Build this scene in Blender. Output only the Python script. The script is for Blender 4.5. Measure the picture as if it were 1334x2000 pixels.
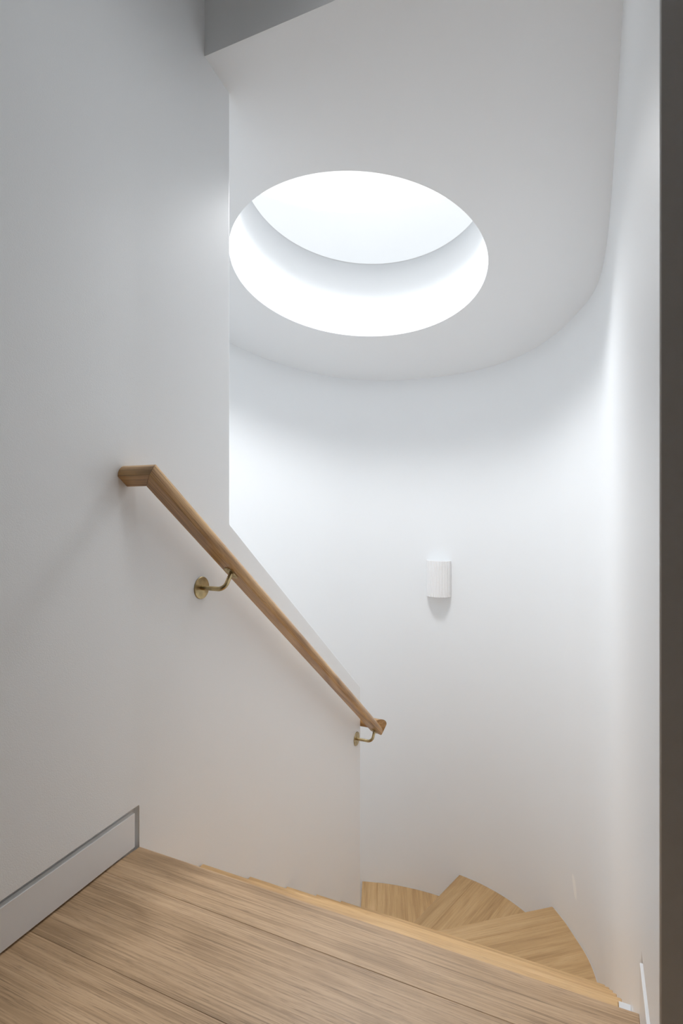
import bpy, bmesh, math, random
from mathutils import Vector, Matrix

for o in list(bpy.data.objects):
    bpy.data.objects.remove(o)
S = bpy.context.scene
COL = S.collection

# ------------------------------------------------------------------ camera
CAM = (1.0538, -1.0631, 0.8608)
cd = bpy.data.cameras.new('camera')
cd.sensor_fit = 'HORIZONTAL'
cd.sensor_width = 36.0
cd.lens = 1064.7 / 1334 * 36.0
cd.clip_start = 0.02
cam = bpy.data.objects.new('camera', cd)
COL.objects.link(cam)
cam.location = CAM
cam.rotation_euler = (math.pi / 2, 0, math.radians(24.40))
S.camera = cam

# ------------------------------------------------------------------ sky, exposure
W = bpy.data.worlds.new('overcast_sky')
S.world = W
W.use_nodes = True
bg = W.node_tree.nodes['Background']
bg.inputs[0].default_value = (0.99, 0.995, 1.0, 1)
bg.inputs[1].default_value = 1.4
S.view_settings.view_transform = 'Standard'
S.view_settings.look = 'None'
S.view_settings.gamma = 1.0
S.view_settings.use_curve_mapping = False
S.view_settings.exposure = 0.0
cy = S.cycles
cy.max_bounces = 24
cy.diffuse_bounces = 20
cy.glossy_bounces = 6
cy.transparent_max_bounces = 8
cy.transmission_bounces = 6
cy.sample_clamp_indirect = 0
cy.caustics_reflective = False
cy.caustics_refractive = False
try:
    cy.use_denoising = True
    cy.denoiser = 'OPENIMAGEDENOISE'
except Exception:
    pass

# ------------------------------------------------------------------ measures
RISE, GO = 0.19, 0.25          # stair rise and going
WX = 1.136                     # right wall plane
CZ0, CSL = 2.2866, -0.205      # sloped ceiling: z = CZ0 + CSL*y
YB = 0.2615                    # bulkhead face
YU = 0.386                     # end of the full-height part of the spine wall
YE = 1.490                     # end of the spine wall
TS = 0.10                      # spine thickness
HALL_Z = 2.75
BOT = -3.45
SKC = (0.0426, 1.3485)         # skylight centre on the ceiling
SKR = 0.607
SKD = 0.47
def cz(y): return CZ0 + CSL * y

# portal in the skylight mouth (sampling aid for the sky's own light)
NRM = Vector((0, -CSL, 1)).normalized()
SK0 = Vector((SKC[0], SKC[1], cz(SKC[1])))
pl = bpy.data.lights.new('skylight_portal', 'AREA')
pl.shape = 'DISK'
pl.size = 2 * SKR
pl.cycles.is_portal = True
po = bpy.data.objects.new('skylight_portal', pl)
COL.objects.link(po)
po.location = SK0 + NRM * (SKD + 0.05)
po.rotation_euler = NRM.to_track_quat('Z', 'Y').to_euler()
# added lamp at the skylight pane; lifts the walls, limited spread spares the shaft
zl = bpy.data.lights.new('added_pane_lamp', 'AREA')
zl.shape = 'DISK'
zl.size = 0.50
zl.energy = 30.0
zl.color = (0.962, 0.976, 1.0)
zl.spread = math.radians(130)
zo = bpy.data.objects.new('added_pane_lamp', zl)
COL.objects.link(zo)
zo.location = SK0 + NRM * (SKD + 0.03) - NRM.cross(Vector((1, 0, 0))) * 0.05
zo.rotation_euler = po.rotation_euler

# added fill light, out of view above the landing, lifts the left wall
hl = bpy.data.lights.new('added_hall_fill', 'AREA')
hl.shape = 'DISK'
hl.size = 0.36
hl.energy = 3.4
hl.color = (0.93, 0.97, 1.0)
hl.spread = math.radians(116)
ho = bpy.data.objects.new('added_hall_fill', hl)
COL.objects.link(ho)
ho.location = (0.80, -0.28, HALL_Z - 0.005)

# ------------------------------------------------------------------ node helpers
def new_mat(name):
    m = bpy.data.materials.new(name)
    m.use_nodes = True
    nt = m.node_tree
    return m, nt, nt.nodes['Principled BSDF']

def N(nt, typ, **kw):
    n = nt.nodes.new(typ)
    for k, v in kw.items():
        if k.startswith('i_'):
            n.inputs[k[2:].replace('_', ' ')].default_value = v
        else:
            setattr(n, k, v)
    return n

def mix(nt, fac, a, b, blend='MIX'):
    n = nt.nodes.new('ShaderNodeMix')
    n.data_type = 'RGBA'
    n.blend_type = blend
    for sock, v in ((n.inputs[0], fac), (n.inputs[6], a), (n.inputs[7], b)):
        if hasattr(v, 'is_output'):
            nt.links.new(v, sock)
        elif v is not None:
            sock.default_value = v if not isinstance(v, tuple) or len(v) == 4 else (*v, 1)
    return n.outputs[2]

def math_(nt, op, a, b=None, c=None, clamp=False):
    n = nt.nodes.new('ShaderNodeMath')
    n.operation = op
    n.use_clamp = clamp
    for s, v in zip(n.inputs, (a, b, c)):
        if v is None:
            continue
        if hasattr(v, 'is_output'):
            nt.links.new(v, s)
        else:
            s.default_value = v
    return n.outputs[0]

def ramp(nt, fac, stops):
    n = nt.nodes.new('ShaderNodeValToRGB')
    cr = n.color_ramp
    while len(cr.elements) < len(stops):
        cr.elements.new(0.5)
    for e, (p, c) in zip(cr.elements, stops):
        e.position = p
        e.color = (*c, 1) if len(c) == 3 else c
    nt.links.new(fac, n.inputs[0])
    return n.outputs[0]

def paint(name, col, rough=0.6, bump=0.0006, patch=None):
    m, nt, b = new_mat(name)
    geo = N(nt, 'ShaderNodeNewGeometry')
    n1 = N(nt, 'ShaderNodeTexNoise', i_Scale=380.0, i_Detail=2.0, i_Roughness=0.55)
    n2 = N(nt, 'ShaderNodeTexNoise', i_Scale=2.2, i_Detail=2.0)
    nt.links.new(geo.outputs['Position'], n1.inputs['Vector'])
    nt.links.new(geo.outputs['Position'], n2.inputs['Vector'])
    lo = tuple(c * 0.985 for c in col)
    c = mix(nt, n2.outputs[0], lo, col)
    if patch:                     # a dab of touch-up paint on the wall
        px, py, pz, rxy, rz = patch
        sub = N(nt, 'ShaderNodeVectorMath', operation='SUBTRACT')
        nt.links.new(geo.outputs['Position'], sub.inputs[0])
        sub.inputs[1].default_value = (px, py, pz)
        nw = N(nt, 'ShaderNodeTexNoise', i_Scale=26.0, i_Detail=3.0)
        nt.links.new(geo.outputs['Position'], nw.inputs['Vector'])
        sep = N(nt, 'ShaderNodeSeparateXYZ')
        nt.links.new(sub.outputs[0], sep.inputs[0])
        # slanted blob: coordinate across is (y-x)/sqrt2 roughly, shifted with height
        ac = math_(nt, 'MULTIPLY', math_(nt, 'SUBTRACT', sep.outputs[0], sep.outputs[1]), 0.707)
        ac = math_(nt, 'ADD', ac, math_(nt, 'MULTIPLY', sep.outputs[2], 0.26))
        q = math_(nt, 'ADD', math_(nt, 'POWER', math_(nt, 'ABSOLUTE', math_(nt, 'DIVIDE', ac, rxy)), 2.0),
                  math_(nt, 'POWER', math_(nt, 'ABSOLUTE', math_(nt, 'DIVIDE', sep.outputs[2], rz)), 2.0))
        q = math_(nt, 'ADD', q, math_(nt, 'MULTIPLY', math_(nt, 'SUBTRACT', nw.outputs[0], 0.5), 1.6))
        msk = N(nt, 'ShaderNodeMapRange', i_From_Min=1.05, i_From_Max=0.8)
        nt.links.new(q, msk.inputs['Value'])
        c = mix(nt, math_(nt, 'MULTIPLY', msk.outputs[0], 1.0), c, (0.95, 0.96, 0.95))
    nt.links.new(c, b.inputs['Base Color'])
    b.inputs['Roughness'].default_value = rough
    b.inputs['Specular IOR Level'].default_value = 0.5
    bp = N(nt, 'ShaderNodeBump', i_Strength=0.35, i_Distance=bump)
    nt.links.new(n1.outputs[0], bp.inputs['Height'])
    nt.links.new(bp.outputs[0], b.inputs['Normal'])
    return m

def oak(name, light, mid, dark, rough=0.45, grain=1.0, cath=1.0):
    """oak with the grain along the object's own x axis; each board differs by Object Info random"""
    m, nt, b = new_mat(name)
    tc = N(nt, 'ShaderNodeTexCoord')
    oi = N(nt, 'ShaderNodeObjectInfo')
    rnd = oi.outputs['Random']
    off = N(nt, 'ShaderNodeCombineXYZ')
    nt.links.new(math_(nt, 'MULTIPLY', rnd, 37.0), off.inputs[0])
    nt.links.new(math_(nt, 'MULTIPLY', rnd, 11.3), off.inputs[1])
    nt.links.new(math_(nt, 'MULTIPLY', rnd, 23.7), off.inputs[2])
    add = N(nt, 'ShaderNodeVectorMath', operation='ADD')
    nt.links.new(tc.outputs['Object'], add.inputs[0])
    nt.links.new(off.outputs[0], add.inputs[1])
    P = add.outputs[0]
    def stretched(v, scale, det, rg=0.5, dist=0.0):
        mu = N(nt, 'ShaderNodeVectorMath', operation='MULTIPLY')
        nt.links.new(P, mu.inputs[0])
        mu.inputs[1].default_value = v
        n = N(nt, 'ShaderNodeTexNoise', i_Scale=scale, i_Detail=det, i_Roughness=rg, i_Distortion=dist)
        nt.links.new(mu.outputs[0], n.inputs['Vector'])
        return n.outputs[0]
    broad = stretched((0.9, 13.0, 13.0), 1.0, 3.0)
    streak = stretched((2.2, 70.0, 70.0), 1.0, 4.0, 0.6)
    pore = stretched((22.0, 520.0, 520.0), 1.0, 3.0, 0.6)
    fine = stretched((9.0, 230.0, 230.0), 1.0, 3.0, 0.6)
    # cathedral figure: bands of a warped field
    warp = stretched((1.1, 4.5, 4.5), 1.0, 2.0)
    sep = N(nt, 'ShaderNodeSeparateXYZ')
    nt.links.new(P, sep.inputs[0])
    fld = math_(nt, 'ADD', math_(nt, 'MULTIPLY', sep.outputs[1], 60.0), math_(nt, 'MULTIPLY', warp, 46.0))
    band = math_(nt, 'ADD', math_(nt, 'MULTIPLY', math_(nt, 'SINE', fld), 0.5), 0.5)
    band = math_(nt, 'POWER', band, 2.0)
    line = stretched((4.0, 360.0, 360.0), 1.0, 2.0, 0.5)
    dens = stretched((1.6, 26.0, 26.0), 1.0, 2.0)
    v = math_(nt, 'ADD', math_(nt, 'MULTIPLY', broad, 0.55), math_(nt, 'MULTIPLY', streak, 0.45))
    v = math_(nt, 'ADD', v, math_(nt, 'MULTIPLY', math_(nt, 'SUBTRACT', band, 0.35), -0.10 * cath))
    v = math_(nt, 'ADD', v, math_(nt, 'MULTIPLY', math_(nt, 'SUBTRACT', fine, 0.5), 0.28 * grain))
    c = ramp(nt, v, [(0.30, dark), (0.50, mid), (0.70, light)])
    pm = N(nt, 'ShaderNodeMapRange', i_From_Min=0.54, i_From_Max=0.70)
    nt.links.new(pore, pm.inputs['Value'])
    c = mix(nt, math_(nt, 'MULTIPLY', pm.outputs[0], 0.55 * grain), c, tuple(x * 0.55 for x in dark))
    lm = N(nt, 'ShaderNodeMapRange', i_From_Min=0.52, i_From_Max=0.68)
    nt.links.new(line, lm.inputs['Value'])
    dm = N(nt, 'ShaderNodeMapRange', i_From_Min=0.35, i_From_Max=0.65)
    nt.links.new(dens, dm.inputs['Value'])
    c = mix(nt, math_(nt, 'MULTIPLY', math_(nt, 'MULTIPLY', lm.outputs[0], dm.outputs[0]), 0.80 * grain), c, tuple(x * 0.72 for x in dark))
    ll = N(nt, 'ShaderNodeMapRange', i_From_Min=0.46, i_From_Max=0.34)
    nt.links.new(line, ll.inputs['Value'])
    c = mix(nt, math_(nt, 'MULTIPLY', ll.outputs[0], 0.40 * grain), c, tuple(min(1.0, x * 1.12) for x in light))
    tone = N(nt, 'ShaderNodeMapRange', i_To_Min=0.88, i_To_Max=1.08)
    nt.links.new(rnd, tone.inputs['Value'])
    hs = N(nt, 'ShaderNodeHueSaturation')
    nt.links.new(c, hs.inputs['Color'])
    nt.links.new(tone.outputs[0], hs.inputs['Value'])
    nt.links.new(hs.outputs[0], b.inputs['Base Color'])
    b.inputs['Roughness'].default_value = rough
    b.inputs['Specular IOR Level'].default_value = 0.35
    bp = N(nt, 'ShaderNodeBump', i_Strength=0.25, i_Distance=0.0006, invert=True)
    nt.links.new(pm.outputs[0], bp.inputs['Height'])
    nt.links.new(bp.outputs[0], b.inputs['Normal'])
    return m

def metal(name, col, rough):
    m, nt, b = new_mat(name)
    tc = N(nt, 'ShaderNodeTexCoord')
    n = N(nt, 'ShaderNodeTexNoise', i_Scale=60.0, i_Detail=4.0)
    nt.links.new(tc.outputs['Object'], n.inputs['Vector'])
    c = ramp(nt, n.outputs[0], [(0.35, tuple(x * 0.72 for x in col)), (0.65, col)])
    nt.links.new(c, b.inputs['Base Color'])
    b.inputs['Metallic'].default_value = 1.0
    b.inputs['Roughness'].default_value = rough
    return m

M_WALL = paint('white_plaster_paint', (0.856, 0.876, 0.891), 0.42, 0.0006)
M_WALLC = paint('white_plaster_paint_curved', (0.856, 0.876, 0.891), 0.36, 0.0003, patch=(0.986, 2.003, -1.083, 0.017, 0.058))
M_CEIL = paint('white_ceiling_paint', (0.856, 0.876, 0.891), 0.7, 0.0003)
M_HALL = paint('bounce_cutting_hall_tone', (0.26, 0.24, 0.22), 0.6, 0.0004)  # dark tone given to the unseen hall walls to cut their bounce light
M_TRIM = paint('white_satin_trim_paint', (0.80, 0.80, 0.80), 0.35, 0.0001)
M_GAP = paint('grey_shadow_gap', (0.45, 0.44, 0.42), 0.6, 0.0001)
M_BLOCK = paint('pale_grey_paint', (0.60, 0.61, 0.62), 0.55, 0.0002)
M_SEAL = paint('pale_sealant', (0.62, 0.58, 0.52), 0.5, 0.0001)
M_PLASTER = paint('white_ceramic', (0.86, 0.86, 0.86), 0.45, 0.0001)
M_FLOOR = oak('oak_floor', (0.52, 0.355, 0.215), (0.41, 0.27, 0.153), (0.27, 0.17, 0.09), 0.42, 1.0, 1.0)
M_TREAD = oak('oak_tread', (0.63, 0.425, 0.225), (0.53, 0.34, 0.162), (0.39, 0.235, 0.105), 0.42, 0.5, 0.7)
M_RAIL = oak('oak_rail', (0.63, 0.390, 0.168), (0.45, 0.250, 0.090), (0.21, 0.105, 0.035), 0.30, 0.9, 1.6)
M_RAIL.node_tree.nodes['Principled BSDF'].inputs['Coat Weight'].default_value = 0.35
M_RAIL.node_tree.nodes['Principled BSDF'].inputs['Coat Roughness'].default_value = 0.22
M_BRASS = metal('aged_brass', (0.56, 0.45, 0.25), 0.34)

mg, nt, b = new_mat('skylight_glass')
tr = N(nt, 'ShaderNodeBsdfTransparent')
gl = N(nt, 'ShaderNodeBsdfGlossy', i_Roughness=0.05)
fr = N(nt, 'ShaderNodeLayerWeight', i_Blend=0.5)
ms = N(nt, 'ShaderNodeMixShader')
nt.links.new(math_(nt, 'ADD', math_(nt, 'MULTIPLY', math_(nt, 'POWER', fr.outputs['Facing'], 5.0), 0.12), 0.03), ms.inputs[0])
nt.links.new(tr.outputs[0], ms.inputs[1])
nt.links.new(gl.outputs[0], ms.inputs[2])
nt.links.new(ms.outputs[0], nt.nodes['Material Output'].inputs[0])
M_GLASS = mg

# ------------------------------------------------------------------ object helpers
def link(name, me, mat, parent=None, mw=None, smooth=None):
    o = bpy.data.objects.new(name, me)
    COL.objects.link(o)
    if mat and not me.materials:
        me.materials.append(mat)
    if mw is not None:
        o.matrix_world = mw
    if parent is not None:
        o.parent = parent
        o.matrix_parent_inverse = ROOTM[parent.name].inverted()
    ROOTM[o.name] = mw.copy() if mw is not None else Matrix.Identity(4)
    if smooth is not None:
        me.polygons.foreach_set('use_smooth', [True] * len(me.polygons))
        me.set_sharp_from_angle(angle=math.radians(smooth))
    return o
ROOTM = {}

def empty(name, loc):
    o = bpy.data.objects.new(name, None)
    o.empty_display_size = 0.1
    COL.objects.link(o)
    o.location = loc
    ROOTM[o.name] = Matrix.Translation(loc)
    return o

def to_mesh(bm, name):
    bmesh.ops.recalc_face_normals(bm, faces=bm.faces)
    me = bpy.data.meshes.new(name)
    bm.to_mesh(me)
    bm.free()
    return me

def bevel(o, w, seg=1, ang=35):
    md = o.modifiers.new('bevel', 'BEVEL')
    md.width = w
    md.segments = seg
    md.limit_method = 'ANGLE'
    md.angle_limit = math.radians(ang)
    md.harden_normals = False
    return o

def box(bm, x0, x1, y0, y1, z0, z1):
    vs = [bm.verts.new(p) for p in ((x0, y0, z0), (x1, y0, z0), (x1, y1, z0), (x0, y1, z0),
                                    (x0, y0, z1), (x1, y0, z1), (x1, y1, z1), (x0, y1, z1))]
    for f in ((0, 3, 2, 1), (4, 5, 6, 7), (0, 1, 5, 4), (1, 2, 6, 5), (2, 3, 7, 6), (3, 0, 4, 7)):
        bm.faces.new([vs[i] for i in f])

def prism(bm, poly, z0, z1):
    a = [bm.verts.new((x, y, z0)) for x, y in poly]
    b_ = [bm.verts.new((x, y, z1)) for x, y in poly]
    n = len(poly)
    bm.faces.new(a[::-1])
    bm.faces.new(b_)
    for i in range(n):
        bm.faces.new((a[i], a[(i + 1) % n], b_[(i + 1) % n], b_[i]))

def struct(o):
    o['kind'] = 'structure'
    return o

def clip(poly, q, n):
    """keep the part of poly where (p-q).n <= 0"""
    out = []
    for i in range(len(poly)):
        a, b_ = poly[i], poly[(i + 1) % len(poly)]
        da = (a[0] - q[0]) * n[0] + (a[1] - q[1]) * n[1]
        db = (b_[0] - q[0]) * n[0] + (b_[1] - q[1]) * n[1]
        if da <= 0:
            out.append(a)
        if (da < 0 < db) or (db < 0 < da):
            t = da / (da - db)
            out.append((a[0] + t * (b_[0] - a[0]), a[1] + t * (b_[1] - a[1])))
    res = []
    for p in out:
        if not res or math.hypot(p[0] - res[-1][0], p[1] - res[-1][1]) > 1e-4:
            res.append(p)
    if len(res) > 1 and math.hypot(res[0][0] - res[-1][0], res[0][1] - res[-1][1]) < 1e-4:
        res.pop()
    return res

def catmull(pts, n=6):
    out = []
    for i in range(len(pts) - 1):
        p0 = Vector(pts[max(i - 1, 0)]); p1 = Vector(pts[i]); p2 = Vector(pts[i + 1]); p3 = Vector(pts[min(i + 2, len(pts) - 1)])
        for k in range(n):
            t = k / n
            out.append(tuple(0.5 * ((2 * p1) + (p2 - p0) * t + (2 * p0 - 5 * p1 + 4 * p2 - p3) * t * t + (3 * p1 - p0 - 3 * p2 + p3) * t ** 3)))
    out.append(tuple(pts[-1]))
    return out

# ------------------------------------------------------------------ plan of the U-shaped stairwell wall
KEY = [(WX, 0.0), (1.135, 0.6), (1.132, 1.1), (1.127, 1.36), (1.117, 1.56), (1.096, 1.73), (1.056, 1.87), (0.995, 1.99),
       (0.905, 2.14), (0.770, 2.297), (0.622, 2.405), (0.461, 2.477), (0.288, 2.520), (0.08, 2.537), (-0.13, 2.522),
       (-0.30, 2.485), (-0.46, 2.430), (-0.59, 2.352), (-0.720, 2.237), (-0.845, 2.085), (-0.925, 1.948), (-0.990, 1.80),
       (-1.025, 1.62), (-1.038, 1.40), (-1.040, 1.1), (-1.04, 0.5), (-1.04, -0.2)]
PLAN = catmull(KEY, 5)
def offset_plan(d):
    out = []
    for i, p in enumerate(PLAN):
        a = Vector(PLAN[max(i - 1, 0)]); c = Vector(PLAN[min(i + 1, len(PLAN) - 1)])
        t = (c - a).normalized()
        n = Vector((t.y, -t.x))       # outward (path runs counter-clockwise: right -> top -> left)
        out.append((p[0] + n.x * d, p[1] + n.y * d))
    return out

def strip_wall(name, path, outer, z0, z1, mat):
    bm = bmesh.new()
    rows = []
    for (x, y), (u, v) in zip(path, outer):
        rows.append([bm.verts.new(p) for p in ((x, y, z0), (x, y, z1), (u, v, z1), (u, v, z0))])
    for a, b_ in zip(rows, rows[1:]):
        for k in range(4):
            bm.faces.new((a[k], a[(k + 1) % 4], b_[(k + 1) % 4], b_[k]))
    bm.faces.new(rows[0])
    bm.faces.new(rows[-1][::-1])
    return bm

GAP_Z = 0.106                 # top of the recess above the skirting
SK_Z = 0.092                  # top of the skirting

# curved wall with its straight return to the hall (recess for the skirting cut out of its foot)
JY = -0.262                    # corner of the right wall towards the hall
bm = bmesh.new()
inn = [(WX, JY)] + PLAN
out_ = [(WX + 0.12, JY)] + offset_plan(0.12)
ZL = (BOT, GAP_Z, 2.95)
ci, co = [], []
for i, (p, q) in enumerate(zip(inn, out_)):
    ci.append([bm.verts.new((p[0], p[1], z)) if (i or z > BOT) else None for z in ZL])
    co.append([bm.verts.new((q[0], q[1], z)) if (i or z > BOT) else None for z in ZL])
for i in range(len(inn) - 1):
    for k in (0, 1):
        if i == 0 and k == 0:
            continue
        bm.faces.new((ci[i][k], ci[i][k + 1], ci[i + 1][k + 1], ci[i + 1][k]))
        bm.faces.new((co[i][k], co[i + 1][k], co[i + 1][k + 1], co[i][k + 1]))
    bm.faces.new((ci[i][2], co[i][2], co[i + 1][2], ci[i + 1][2]))
    if i:
        bm.faces.new((ci[i][0], ci[i + 1][0], co[i + 1][0], co[i][0]))
bm.faces.new((ci[0][1], ci[1][1], co[1][1], co[0][1]))
bm.faces.new((ci[0][1], co[0][1], co[0][2], ci[0][2]))
bm.faces.new((ci[1][0], co[1][0], co[1][1], ci[1][1]))
n = len(inn) - 1
bm.faces.new((ci[n][0], ci[n][1], ci[n][2], co[n][2], co[n][1], co[n][0]))
wb = struct(link('wall_back', to_mesh(bm, 'wall_back'), M_WALLC, smooth=30))
bevel(wb, 0.0025, 2, 50)
bm = bmesh.new()
box(bm, WX + 0.019, WX + 0.12, JY, -0.0005, -0.25, GAP_Z)
struct(link('trim_1', to_mesh(bm, 'recess_back'), M_WALL))

# spine / left wall: hall part bends very slightly, the stair part is straight
bm = bmesh.new()
def bend(y): return 0.046 * max(0.0, -y - 0.02)
ys = [-3.2, -2.0, -1.2, -0.8, -0.5, -0.35, -0.25, -0.15, -0.08, -0.03, 0.0]
cols_lo = [(y, GAP_Z, HALL_Z + 0.15) for y in ys]
fv = {}
def V(y, z):
    k = (round(y, 4), round(z, 4))
    if k not in fv:
        fv[k] = bm.verts.new((bend(y), y, z))
    return fv[k]
faces = []
for (y0, a0, t0), (y1, a1, t1) in zip(cols_lo, cols_lo[1:]):
    faces.append(bm.faces.new((V(y0, a0), V(y1, a1), V(y1, t1), V(y0, t0))))
ZT = HALL_Z + 0.15
ZS0 = 0.821 + 0.0            # balustrade top at YU
ZS1 = ZS0 - 0.770 * (YE - YU)
faces.append(bm.faces.new((V(0, BOT), V(YU, BOT), V(YU, ZS0), V(YU, ZT), V(0, ZT), V(0, GAP_Z))))
faces.append(bm.faces.new((V(YU, BOT), V(YE, BOT), V(YE, ZS1), V(YU, ZS0))))
r = bmesh.ops.extrude_face_region(bm, geom=faces)
for v in [g for g in r['geom'] if isinstance(g, bmesh.types.BMVert)]:
    v.co.x -= TS
box(bm, -TS, -0.018, -3.2, 0.0, -0.25, GAP_Z)
wl = struct(link('wall_left', to_mesh(bm, 'wall_left'), M_WALL, smooth=25))
bevel(wl, 0.0016, 2, 40)

# hall side: dark return wall, unseen rear and far side walls darkened to cut bounce
bm = bmesh.new()
box(bm, WX + 0.12, 3.0, JY, JY + 0.12, -0.25, HALL_Z + 0.15)
struct(link('wall_hall', to_mesh(bm, 'wall_hall'), M_WALL))
bm = bmesh.new()
box(bm, -0.1, 3.1, -3.32, -3.2, -0.25, HALL_Z + 0.15)
struct(link('wall_front', to_mesh(bm, 'wall_front'), M_HALL))
bm = bmesh.new()
box(bm, 3.0, 3.12, -3.2, JY + 0.12, -0.25, HALL_Z + 0.15)
struct(link('wall_right', to_mesh(bm, 'wall_right'), M_HALL))
bm = bmesh.new()
box(bm, -1.16, -TS, -0.32, -0.2, BOT, 2.95)
struct(link('wall_rear', to_mesh(bm, 'wall_rear'), M_WALL))

# bulkhead over the stair opening
bm = bmesh.new()
box(bm, 0.0, WX, YB, YB + 0.06, cz(YB), HALL_Z + 0.15)
for v in bm.verts:
    if abs(v.co.z - cz(YB)) < 1e-6:
        v.co.z = cz(v.co.y)
struct(link('wall_bulkhead', to_mesh(bm, 'wall_bulkhead'), M_WALL))
bm = bmesh.new()
box(bm, -0.1, 3.1, -3.3, YB + 0.02, HALL_Z, HALL_Z + 0.1)
struct(link('ceiling', to_mesh(bm, 'ceiling_hall'), M_CEIL))

# sloped stair ceiling with the round opening
off = offset_plan(0.05)
i0 = next(i for i, p in enumerate(off) if p[1] > YB + 0.06)
outline = [(0.0, YB + 0.06), (off[0][0], YB + 0.06)] + off[i0:] + [(-TS - 0.0, -0.2), (-TS, YU - 0.02), (-TS, YB + 0.06)]
NC = 128
bm = bmesh.new()
ov = [bm.verts.new((x, y, cz(y))) for x, y in outline]
e1 = [bm.edges.new((ov[i], ov[(i + 1) % len(ov)])) for i in range(len(ov))]
U1 = Vector((1, 0, 0)); U2 = NRM.cross(U1)
def skc(a, d, r=SKR): return SK0 + (U1 * math.cos(a) + U2 * math.sin(a)) * r + NRM * d
iv = [bm.verts.new(skc(2 * math.pi * i / NC, 0)) for i in range(NC)]
e2 = [bm.edges.new((iv[i], iv[(i + 1) % NC])) for i in range(NC)]
bmesh.ops.triangle_fill(bm, use_beauty=True, use_dissolve=False, edges=e1 + e2)
r = bmesh.ops.extrude_face_region(bm, geom=list(bm.faces))
for v in [g for g in r['geom'] if isinstance(g, bmesh.types.BMVert)]:
    v.co += NRM * 0.02
ceil = struct(link('ceiling', to_mesh(bm, 'ceiling_stair'), M_CEIL))

# skylight: shaft, frame, pane
bm = bmesh.new()
rows = []
for i in range(NC):
    a = 2 * math.pi * i / NC
    rows.append([bm.verts.new(skc(a, 0.0003)), bm.verts.new(skc(a, SKD)), bm.verts.new(skc(a, SKD, SKR + 0.06)), bm.verts.new(skc(a, 0.0203, SKR + 0.06)), ])
for i in range(NC):
    a, b_ = rows[i], rows[(i + 1) % NC]
    for k in range(3):
        bm.faces.new((a[k], b_[k], b_[k + 1], a[k + 1]))
win = struct(link('window_1', to_mesh(bm, 'skylight_shaft'), M_CEIL, smooth=40))
bm = bmesh.new()
rows = []
for i in range(NC):
    a = 2 * math.pi * i / NC
    rows.append([bm.verts.new(skc(a, d, r_)) for d, r_ in ((SKD + 0.001, SKR + 0.001), (SKD + 0.006, SKR + 0.001), (SKD + 0.006, SKR + 0.07), (SKD + 0.001, SKR + 0.07))])
for i in range(NC):
    a, b_ = rows[i], rows[(i + 1) % NC]
    for k in range(4):
        bm.faces.new((a[k], b_[k], b_[(k + 1) % 4], a[(k + 1) % 4]))
link('window_frame', to_mesh(bm, 'window_frame'), M_TRIM, win, smooth=40)
bm = bmesh.new()
bm.faces.new([bm.verts.new(skc(2 * math.pi * i / NC, SKD + 0.003, SKR + 0.0005)) for i in range(NC)])
link('glass_pane', to_mesh(bm, 'glass_pane'), M_GLASS, win)

# ------------------------------------------------------------------ landing floor of wide oak boards
bm = bmesh.new()
box(bm, 0.004, WX - 0.004, -0.31, -0.03, -0.20, -0.0201)
box(bm, 0.02, 3.0, -3.2, -0.31, -0.20, -0.0201)
flo = struct(link('floor', to_mesh(bm, 'subfloor'), M_SEAL))
def board(name, poly, ztop, th, ang, mat, parent, bev=0.0012):
    c = Vector((sum(p[0] for p in poly) / len(poly), sum(p[1] for p in poly) / len(poly), ztop))
    mw = Matrix.Translation(c) @ Matrix.Rotation(ang, 4, 'Z')
    inv = mw.inverted()
    bm = bmesh.new()
    prism(bm, [(inv @ Vector((x, y, ztop))).to_2d()[:] for x, y in poly], -th, 0.0)
    o = link(name, to_mesh(bm, name), mat, parent, mw)
    bevel(o, bev, 1, 50)
    return o
y1 = 0.0
first = True
for k in range(18):
    w = 0.1093 if k == 0 else 0.199
    y0 = y1 - w
    ym = y0 + 0.0005
    xl0, xl1 = -0.014 + bend(y1), -0.014 + bend(ym)
    if k == 0:
        xl0 = xl1 = 0.0015
        xl1 = -0.006
    xr = WX - 0.0035 if k <= 1 else 2.995
    if y0 < -3.19:
        break
    poly = [(xl1, ym), (xr, ym), (xr, y1), (xl0, y1)]
    if k == 1:                    # notched round the corner of the right wall
        poly = [(xl1, ym), (2.995, ym), (2.995, JY - 0.004), (xr, JY - 0.004), (xr, y1), (xl0, y1)]
    board('plank', poly, 0.0, 0.02, 0.0, M_FLOOR, flo, 0.0003 if k else 0.0009)
    y1 = y0

# skirtings in shadow-gap recesses
bm = bmesh.new()
ysk = [-3.19, -2.0, -1.2, -0.8, -0.5, -0.35, -0.25, -0.15, -0.08, -0.013]
rows = []
for y in ysk:
    xf = bend(y) - 0.0015
    rows.append([bm.verts.new(p) for p in ((xf, y, 0.0045), (xf, y, SK_Z), (xf - 0.0135, y, SK_Z), (xf - 0.0135, y, 0.0045))])
for a, b_ in zip(rows, rows[1:]):
    for k in range(4):
        bm.faces.new((a[k], a[(k + 1) % 4], b_[(k + 1) % 4], b_[k]))
bm.faces.new(rows[0]); bm.faces.new(rows[-1][::-1])
bl = struct(link('baseboard_left', to_mesh(bm, 'baseboard_left'), M_TRIM, smooth=30))
bevel(bl, 0.001, 1, 50)
bm = bmesh.new()
box(bm, WX - 0.0030, WX + 0.0165, JY - 0.003, -0.005, 0.0045, SK_Z)
br = struct(link('baseboard_right', to_mesh(bm, 'baseboard_right'), M_TRIM))
bevel(br, 0.001, 1, 50)

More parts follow.
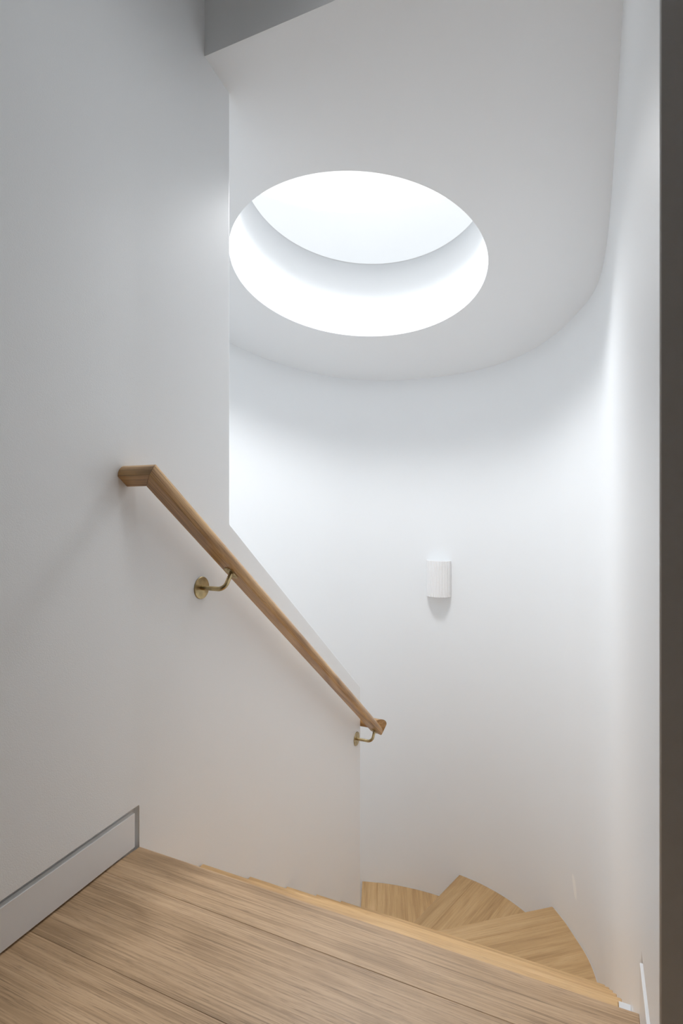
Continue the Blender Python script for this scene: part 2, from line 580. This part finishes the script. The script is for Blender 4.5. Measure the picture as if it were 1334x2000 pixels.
# ------------------------------------------------------------------ the staircase
st = empty('staircase', (0.0, 0.0, 0.0))
st['label'] = 'oak winder staircase of wide boards turning left around the white spine wall'
st['category'] = 'staircase'
inset = offset_plan(-0.005)
inset = [(WX - 0.005, -0.25)] + inset + [(-1.035, -0.25)]
full = [(WX - 0.0006, -0.25)] + offset_plan(-0.0006) + [(-1.0394, -0.25)]

# nosing lines: level k -> (point, angle in degrees); tread k lies between nosing k-1 and nosing k
NOS = {}
for k in range(0, 7):
    NOS[k] = ((0.0, k * GO), 0.0)
NOS[7] = ((0.0, 1.475), 39.0)
NOS[8] = ((-0.015, 1.5), 73.8)
NOS[9] = ((-0.035, 1.5), 110.0)
NOS[10] = ((-0.07, 1.5), 145.0)
for k in range(11, 18):
    NOS[k] = ((-TS, 1.5 - (k - 11) * GO), 180.0)

def tread_poly(k, base):
    poly = list(base)
    (q1, a1), (q0, a0) = NOS[k], NOS[k - 1]
    r1, r0 = math.radians(a1), math.radians(a0)
    n1 = (-math.sin(r1), math.cos(r1))
    n0 = (math.sin(r0), -math.cos(r0))
    if k <= 7:
        poly = clip(poly, (0.003, 0), (-1, 0))
    elif k <= 10:
        poly = clip(poly, (0, YE + 0.003), (0, -1))
    elif k >= 12:
        poly = clip(poly, (-TS - 0.003, 0), (1, 0))
    if k == 11:
        poly = clip(poly, (0, YE + 0.003), (0, -1))
    poly = clip(poly, q1, n1)
    poly = clip(poly, (q0[0] + 0.008 * n0[0], q0[1] + 0.008 * n0[1]), n0)
    return poly

for k in range(1, 18):
    (q1, a1) = NOS[k]
    z = -k * RISE
    r1 = math.radians(a1)
    n1 = (-math.sin(r1), math.cos(r1))
    base = tread_poly(k, full)
    base = clip(base, (q1[0] - 0.012 * n1[0], q1[1] - 0.012 * n1[1]), n1)
    if len(base) < 3:
        continue
    bm = bmesh.new()
    prism(bm, base, z - 0.045, z - 0.003)
    t = link('tread', to_mesh(bm, 'tread'), M_SEAL, st)
    top = tread_poly(k, inset)
    cuts = [0.0, 0.105, 0.303, 0.501, 0.70, 0.90, 1.10]
    for c0, c1 in zip(cuts, cuts[1:]):
        p = clip(top, (q1[0] - c0 * n1[0], q1[1] - c0 * n1[1]), n1)
        p = clip(p, (q1[0] - c1 * n1[0], q1[1] - c1 * n1[1]), (-n1[0], -n1[1]))
        if len(p) >= 3:
            ar = 0.5 * abs(sum(p[i][0] * p[(i + 1) % len(p)][1] - p[(i + 1) % len(p)][0] * p[i][1] for i in range(len(p))))
            if ar > 0.0008:
                if k == 1 and c0 == 0.0:      # the first nosing stops short of the right wall
                    p = clip(p, (1.112, 0), (1, 0))
                board('board', p, z, 0.02 if c0 else 0.02, r1 if k < 12 else 0.0, M_TREAD, t, 0.0008 if c0 else 0.0022)
    if k == 1:
        bm = bmesh.new()
        box(bm, 1.1125, WX - 0.001, GO - 0.105, GO, z - 0.02, z)
        e = link('end_block', to_mesh(bm, 'end_block'), M_BLOCK, t)
        e['label'] = 'pale grey painted block at the right end'
# risers
for k in range(0, 17):
    (q, a) = NOS[k]
    r = math.radians(a)
    n = (-math.sin(r), math.cos(r))
    poly = list(inset)
    if k <= 7:
        poly = clip(poly, (0.003, 0), (-1, 0))
    elif k <= 10:
        poly = clip(poly, (0, YE + 0.003), (0, -1))
    elif k == 11:
        poly = clip(clip(poly, (0, YE + 0.003), (0, -1)), (-TS - 0.003, 0), (1, 0))
    else:
        poly = clip(poly, (-TS - 0.003, 0), (1, 0))
    poly = clip(poly, (q[0] - 0.009 * n[0], q[1] - 0.009 * n[1]), n)
    poly = clip(poly, (q[0] - 0.024 * n[0], q[1] - 0.024 * n[1]), (-n[0], -n[1]))
    if 7 <= k <= 10:      # winder risers only run from the spine outwards
        d = (math.cos(r), math.sin(r))
        poly = clip(poly, (q[0] + 0.03 * d[0], q[1] + 0.03 * d[1]), (-d[0], -d[1]))
    if len(poly) >= 3:
        board('riser', poly, -k * RISE - (0.046 if k else 0.021), RISE - (0.049 if k else 0.024), r, M_TREAD, st, 0.0008)
# lower floor
bm = bmesh.new()
box(bm, -1.2, WX + 0.1, -0.3, 2.7, BOT - 0.1, BOT + 0.02)
struct(link('floor', to_mesh(bm, 'lower_floor'), M_FLOOR))

# ------------------------------------------------------------------ handrail
SL = 0.762
cth = 1 / math.sqrt(1 + SL * SL); sth = SL * cth
D = Vector((0, cth, -sth)); NN = Vector((0, sth, cth)); XX = Vector((1, 0, 0))
RX, RZ0 = 0.084, 0.914
RR = 0.026
P1 = Vector((RX, -0.047, RZ0 + SL * 0.047))
Y2 = 1.517
P2 = Vector((RX, Y2, RZ0 - SL * Y2))
prof = []
cut = -0.66
a0 = math.asin(cut)
nseg = 36
for i in range(nseg + 1):
    a = a0 + (math.pi - 2 * a0) * i / nseg
    prof.append((RR * math.cos(a), RR * math.sin(a)))
# ease the two lower arrises
prof = [(prof[0][0] - 0.0025, prof[0][1])] + prof + [(prof[-1][0] + 0.0025, prof[-1][1])]
def sweep(name, ringA, ringB, axis, up, mat, parent):
    c = sum(ringA + ringB, Vector()) / (2 * len(ringA))
    x = axis.normalized(); z = (up - x * up.dot(x)).normalized(); y = z.cross(x)
    mw = Matrix(((x.x, y.x, z.x, c.x), (x.y, y.y, z.y, c.y), (x.z, y.z, z.z, c.z), (0, 0, 0, 1)))
    inv = mw.inverted()
    bm = bmesh.new()
    A = [bm.verts.new(inv @ p) for p in ringA]; B = [bm.verts.new(inv @ p) for p in ringB]
    n = len(A)
    for i in range(n):
        bm.faces.new((A[i], A[(i + 1) % n], B[(i + 1) % n], B[i]))
    bm.faces.new(A[::-1]); bm.faces.new(B)
    return link(name, to_mesh(bm, name), mat, parent, mw, smooth=32)
hr = empty('handrail', (0.0, 0.75, 0.3))
hr['label'] = 'oak mopstick handrail with mitred returns on brass brackets along the white spine wall'
hr['category'] = 'handrail'
g = 0.0004
m1 = [P1 + XX * u + NN * n - D * u for u, n in prof]
# lower end: 45 degree mitre into a level return with an upright profile round the spine end
MS = 0.012
MR = 0.024
P2 = Vector((RX, Y2 - MR, RZ0 - SL * (Y2 - MR)))
m2 = [P2 + XX * u + NN * n + D * ((u - sth * n) / cth) for u, n in prof]
sweep('rail', [p + D * g for p in m1], [p - D * g for p in m2], D, NN, M_RAIL, hr)
sweep('rail_return', [Vector((0.0005, p.y, p.z)) for p in m1], [p - XX * g for p in m1], XX, NN, M_RAIL, hr)
XE = -TS - RX
PR = Vector((RX + MS, Y2, P2.z + 0.014))
m2r = [PR + Vector((u, u, n)) for u, n in prof]
sweep('rail_return', [p - XX * g for p in m2r], [Vector((XE - 0.03, p.y, p.z)) for p in m2r], -XX, Vector((0, 0, 1)), M_RAIL, hr)
# solid corner block that carries the sloping rail into the level return
cc = (sum(m2, Vector()) + sum(m2r, Vector())) / (2 * len(m2))
bm = bmesh.new()
for p in [p - D * (g * 0.5) for p in m2] + [p - XX * (g * 0.5) for p in m2r]:
    bm.verts.new(Matrix.Rotation(-math.pi / 4, 3, 'Z') @ (p - cc))
r_ = bmesh.ops.convex_hull(bm, input=bm.verts)
bmesh.ops.delete(bm, geom=[v for v in r_['geom_interior'] if isinstance(v, bmesh.types.BMVert)], context='VERTS')
link('rail_corner', to_mesh(bm, 'rail_corner'), M_RAIL, hr, Matrix.Translation(cc) @ Matrix.Rotation(math.pi / 4, 4, 'Z'), smooth=60)
# the rail on the far side of the spine goes on downwards
D2 = Vector((0, -cth, -sth)); N2 = Vector((0, -sth, cth))
Q = Vector((XE, P2.y - 0.03, P2.z + 0.012))
r0 = [Q + XX * u + N2 * n + D2 * 0.0 for u, n in prof]
sweep('rail', r0, [p + D2 * 1.6 for p in r0], D2, N2, M_RAIL, hr)

def tube(bm, pts, rad, n=16):
    rings = []
    for i, p in enumerate(pts):
        t = (pts[min(i + 1, len(pts) - 1)] - pts[max(i - 1, 0)]).normalized()
        up = Vector((0, 1, 0)) if abs(t.y) < 0.8 else Vector((1, 0, 0))
        u = t.cross(up).normalized(); v = t.cross(u)
        rings.append([bm.verts.new(p + (u * math.cos(2 * math.pi * k / n) + v * math.sin(2 * math.pi * k / n)) * rad) for k in range(n)])
    for a, b_ in zip(rings, rings[1:]):
        for k in range(n):
            bm.faces.new((a[k], a[(k + 1) % n], b_[(k + 1) % n], b_[k]))
    bm.faces.new(rings[0][::-1]); bm.faces.new(rings[-1])
def disc(bm, c, ax, rad, th, n=40, ch=0.0008):
    ax = ax.normalized()
    up = Vector((0, 0, 1)) if abs(ax.z) < 0.8 else Vector((1, 0, 0))
    u = ax.cross(up).normalized(); v = ax.cross(u)
    def ring(r, h): return [bm.verts.new(c + ax * h + (u * math.cos(2 * math.pi * k / n) + v * math.sin(2 * math.pi * k / n)) * r) for k in range(n)]
    R = [ring(rad, 0), ring(rad, th - ch), ring(rad - ch, th)]
    for a, b_ in zip(R, R[1:]):
        for k in range(n):
            bm.faces.new((a[k], a[(k + 1) % n], b_[(k + 1) % n], b_[k]))
    bm.faces.new(R[0][::-1]); bm.faces.new(R[-1])

def bracket(w, sgn_wall, axis_pt_z, nn, dd):
    """w: point on the wall face, rail above it along nn"""
    sx = Vector((sgn_wall, 0, 0))
    L = axis_pt_z
    foot = w + sx * RX
    rb = 0.022
    pts = [w + sx * 0.004]
    for i in range(11):
        a = math.pi / 2 * i / 10
        pts.append(foot - sx * rb + nn * rb + sx * rb * math.sin(a) - nn * rb * math.cos(a))
    pts.append(foot + nn * (L + cut * RR - 0.0035))
    mw = Matrix.Translation(w)
    inv = mw.inverted()
    bm = bmesh.new(); tube(bm, [inv @ p for p in pts], 0.0068)
    arm = link('bracket', to_mesh(bm, 'bracket_arm'), M_BRASS, hr, mw, smooth=40)
    bm = bmesh.new(); disc(bm, sx * 0.0003, sx, 0.0333, 0.0035)
    link('wall_rose', to_mesh(bm, 'wall_rose'), M_BRASS, arm, mw, smooth=30)
    # saddle plate let into the flat underside
    c = foot + nn * (L + cut * RR)
    x = dd; z = nn; y = z.cross(x)
    ms_ = Matrix(((x.x, y.x, z.x, c.x), (x.y, y.y, z.y, c.y), (x.z, y.z, z.z, c.z), (0, 0, 0, 1)))
    bm = bmesh.new()
    hl, hw, n = 0.030, 0.0125, 8
    poly = [(hl - hw + hw * math.cos(a), hw * math.sin(a)) for a in [math.pi * (i / n - 0.5) for i in range(n + 1)]]
    poly += [(-hl + hw + hw * math.cos(a), hw * math.sin(a)) for a in [math.pi * (i / n + 0.5) for i in range(n + 1)]]
    prism(bm, poly, -0.0018, -0.0002)
    sd = link('saddle', to_mesh(bm, 'saddle'), M_BRASS, arm, ms_, smooth=40)
    for s in (-1, 1):
        bm = bmesh.new(); disc(bm, Vector((0, 0, 0)), Vector((0, 0, -1)), 0.0036, 0.0008, 14, 0.0003)
        link('screw', to_mesh(bm, 'screw'), M_BRASS, arm, ms_ @ Matrix.Translation((s * 0.019, 0, -0.0018)), smooth=40)
for (yy, zz) in ((0.246, 0.6345), (1.4387, -0.268)):
    L = (RZ0 - SL * yy - zz) / (NN.z + SL * NN.y)
    bracket(Vector((0, yy, zz)), 1, L, NN, D)

# ------------------------------------------------------------------ fluted wall light on the curved wall
SCP = Vector((0.141, 2.5315, 0.300))
nrm = Vector((-0.055, -1.0, 0)).normalized()
tx = Vector((-nrm.y, nrm.x, 0))       # to the right seen from the stair
SH, SR, SDEP = 0.236, 0.081, 0.078
mw = Matrix(((tx.x, -nrm.x, 0, SCP.x), (tx.y, -nrm.y, 0, SCP.y), (0, 0, 1, SCP.z), (0, 0, 0, 1)))
sc_ = empty('wall_light', SCP)
sc_['label'] = 'small white half-round fluted wall light, unlit, on the curved white wall'
sc_['category'] = 'wall light'
def half(rscale, ribs=13, amp=0.0032, n=130):
    out = []
    for i in range(n + 1):
        a = math.pi * i / n
        w = amp * (abs(math.sin(ribs * a)) - 0.6) if amp else 0
        out.append((-(SR * rscale + w) * math.cos(a), -(SDEP * rscale + w) * math.sin(a)))
    return out
outer = half(1.0); inner = half(0.93, amp=0)
bm = bmesh.new()
rows = []
for (a, b_), (c, d) in zip(outer, inner):
    rows.append([bm.verts.new(p) for p in ((a, b_, 0), (a, b_, SH), (c, d, SH), (c, d, 0))])
for p, q in zip(rows, rows[1:]):
    for k in range(4):
        bm.faces.new((p[k], q[k], q[(k + 1) % 4], p[(k + 1) % 4]))
bm.faces.new(rows[0]); bm.faces.new(rows[-1][::-1])
link('fluted_shade', to_mesh(bm, 'fluted_shade'), M_PLASTER, sc_, mw, smooth=50)
bm = bmesh.new()
prism(bm, half(0.925, amp=0, n=40), SH - 0.056, SH - 0.050)
link('top_plate', to_mesh(bm, 'top_plate'), M_PLASTER, sc_, mw)
bm = bmesh.new()
prism(bm, half(0.925, amp=0, n=40), 0.012, 0.016)
link('bottom_plate', to_mesh(bm, 'bottom_plate'), M_PLASTER, sc_, mw)
bm = bmesh.new()
box(bm, -SR * 0.92, SR * 0.92, -0.004, 0.0005, 0.003, SH - 0.003)
link('back_plate', to_mesh(bm, 'back_plate'), M_PLASTER, sc_, mw)
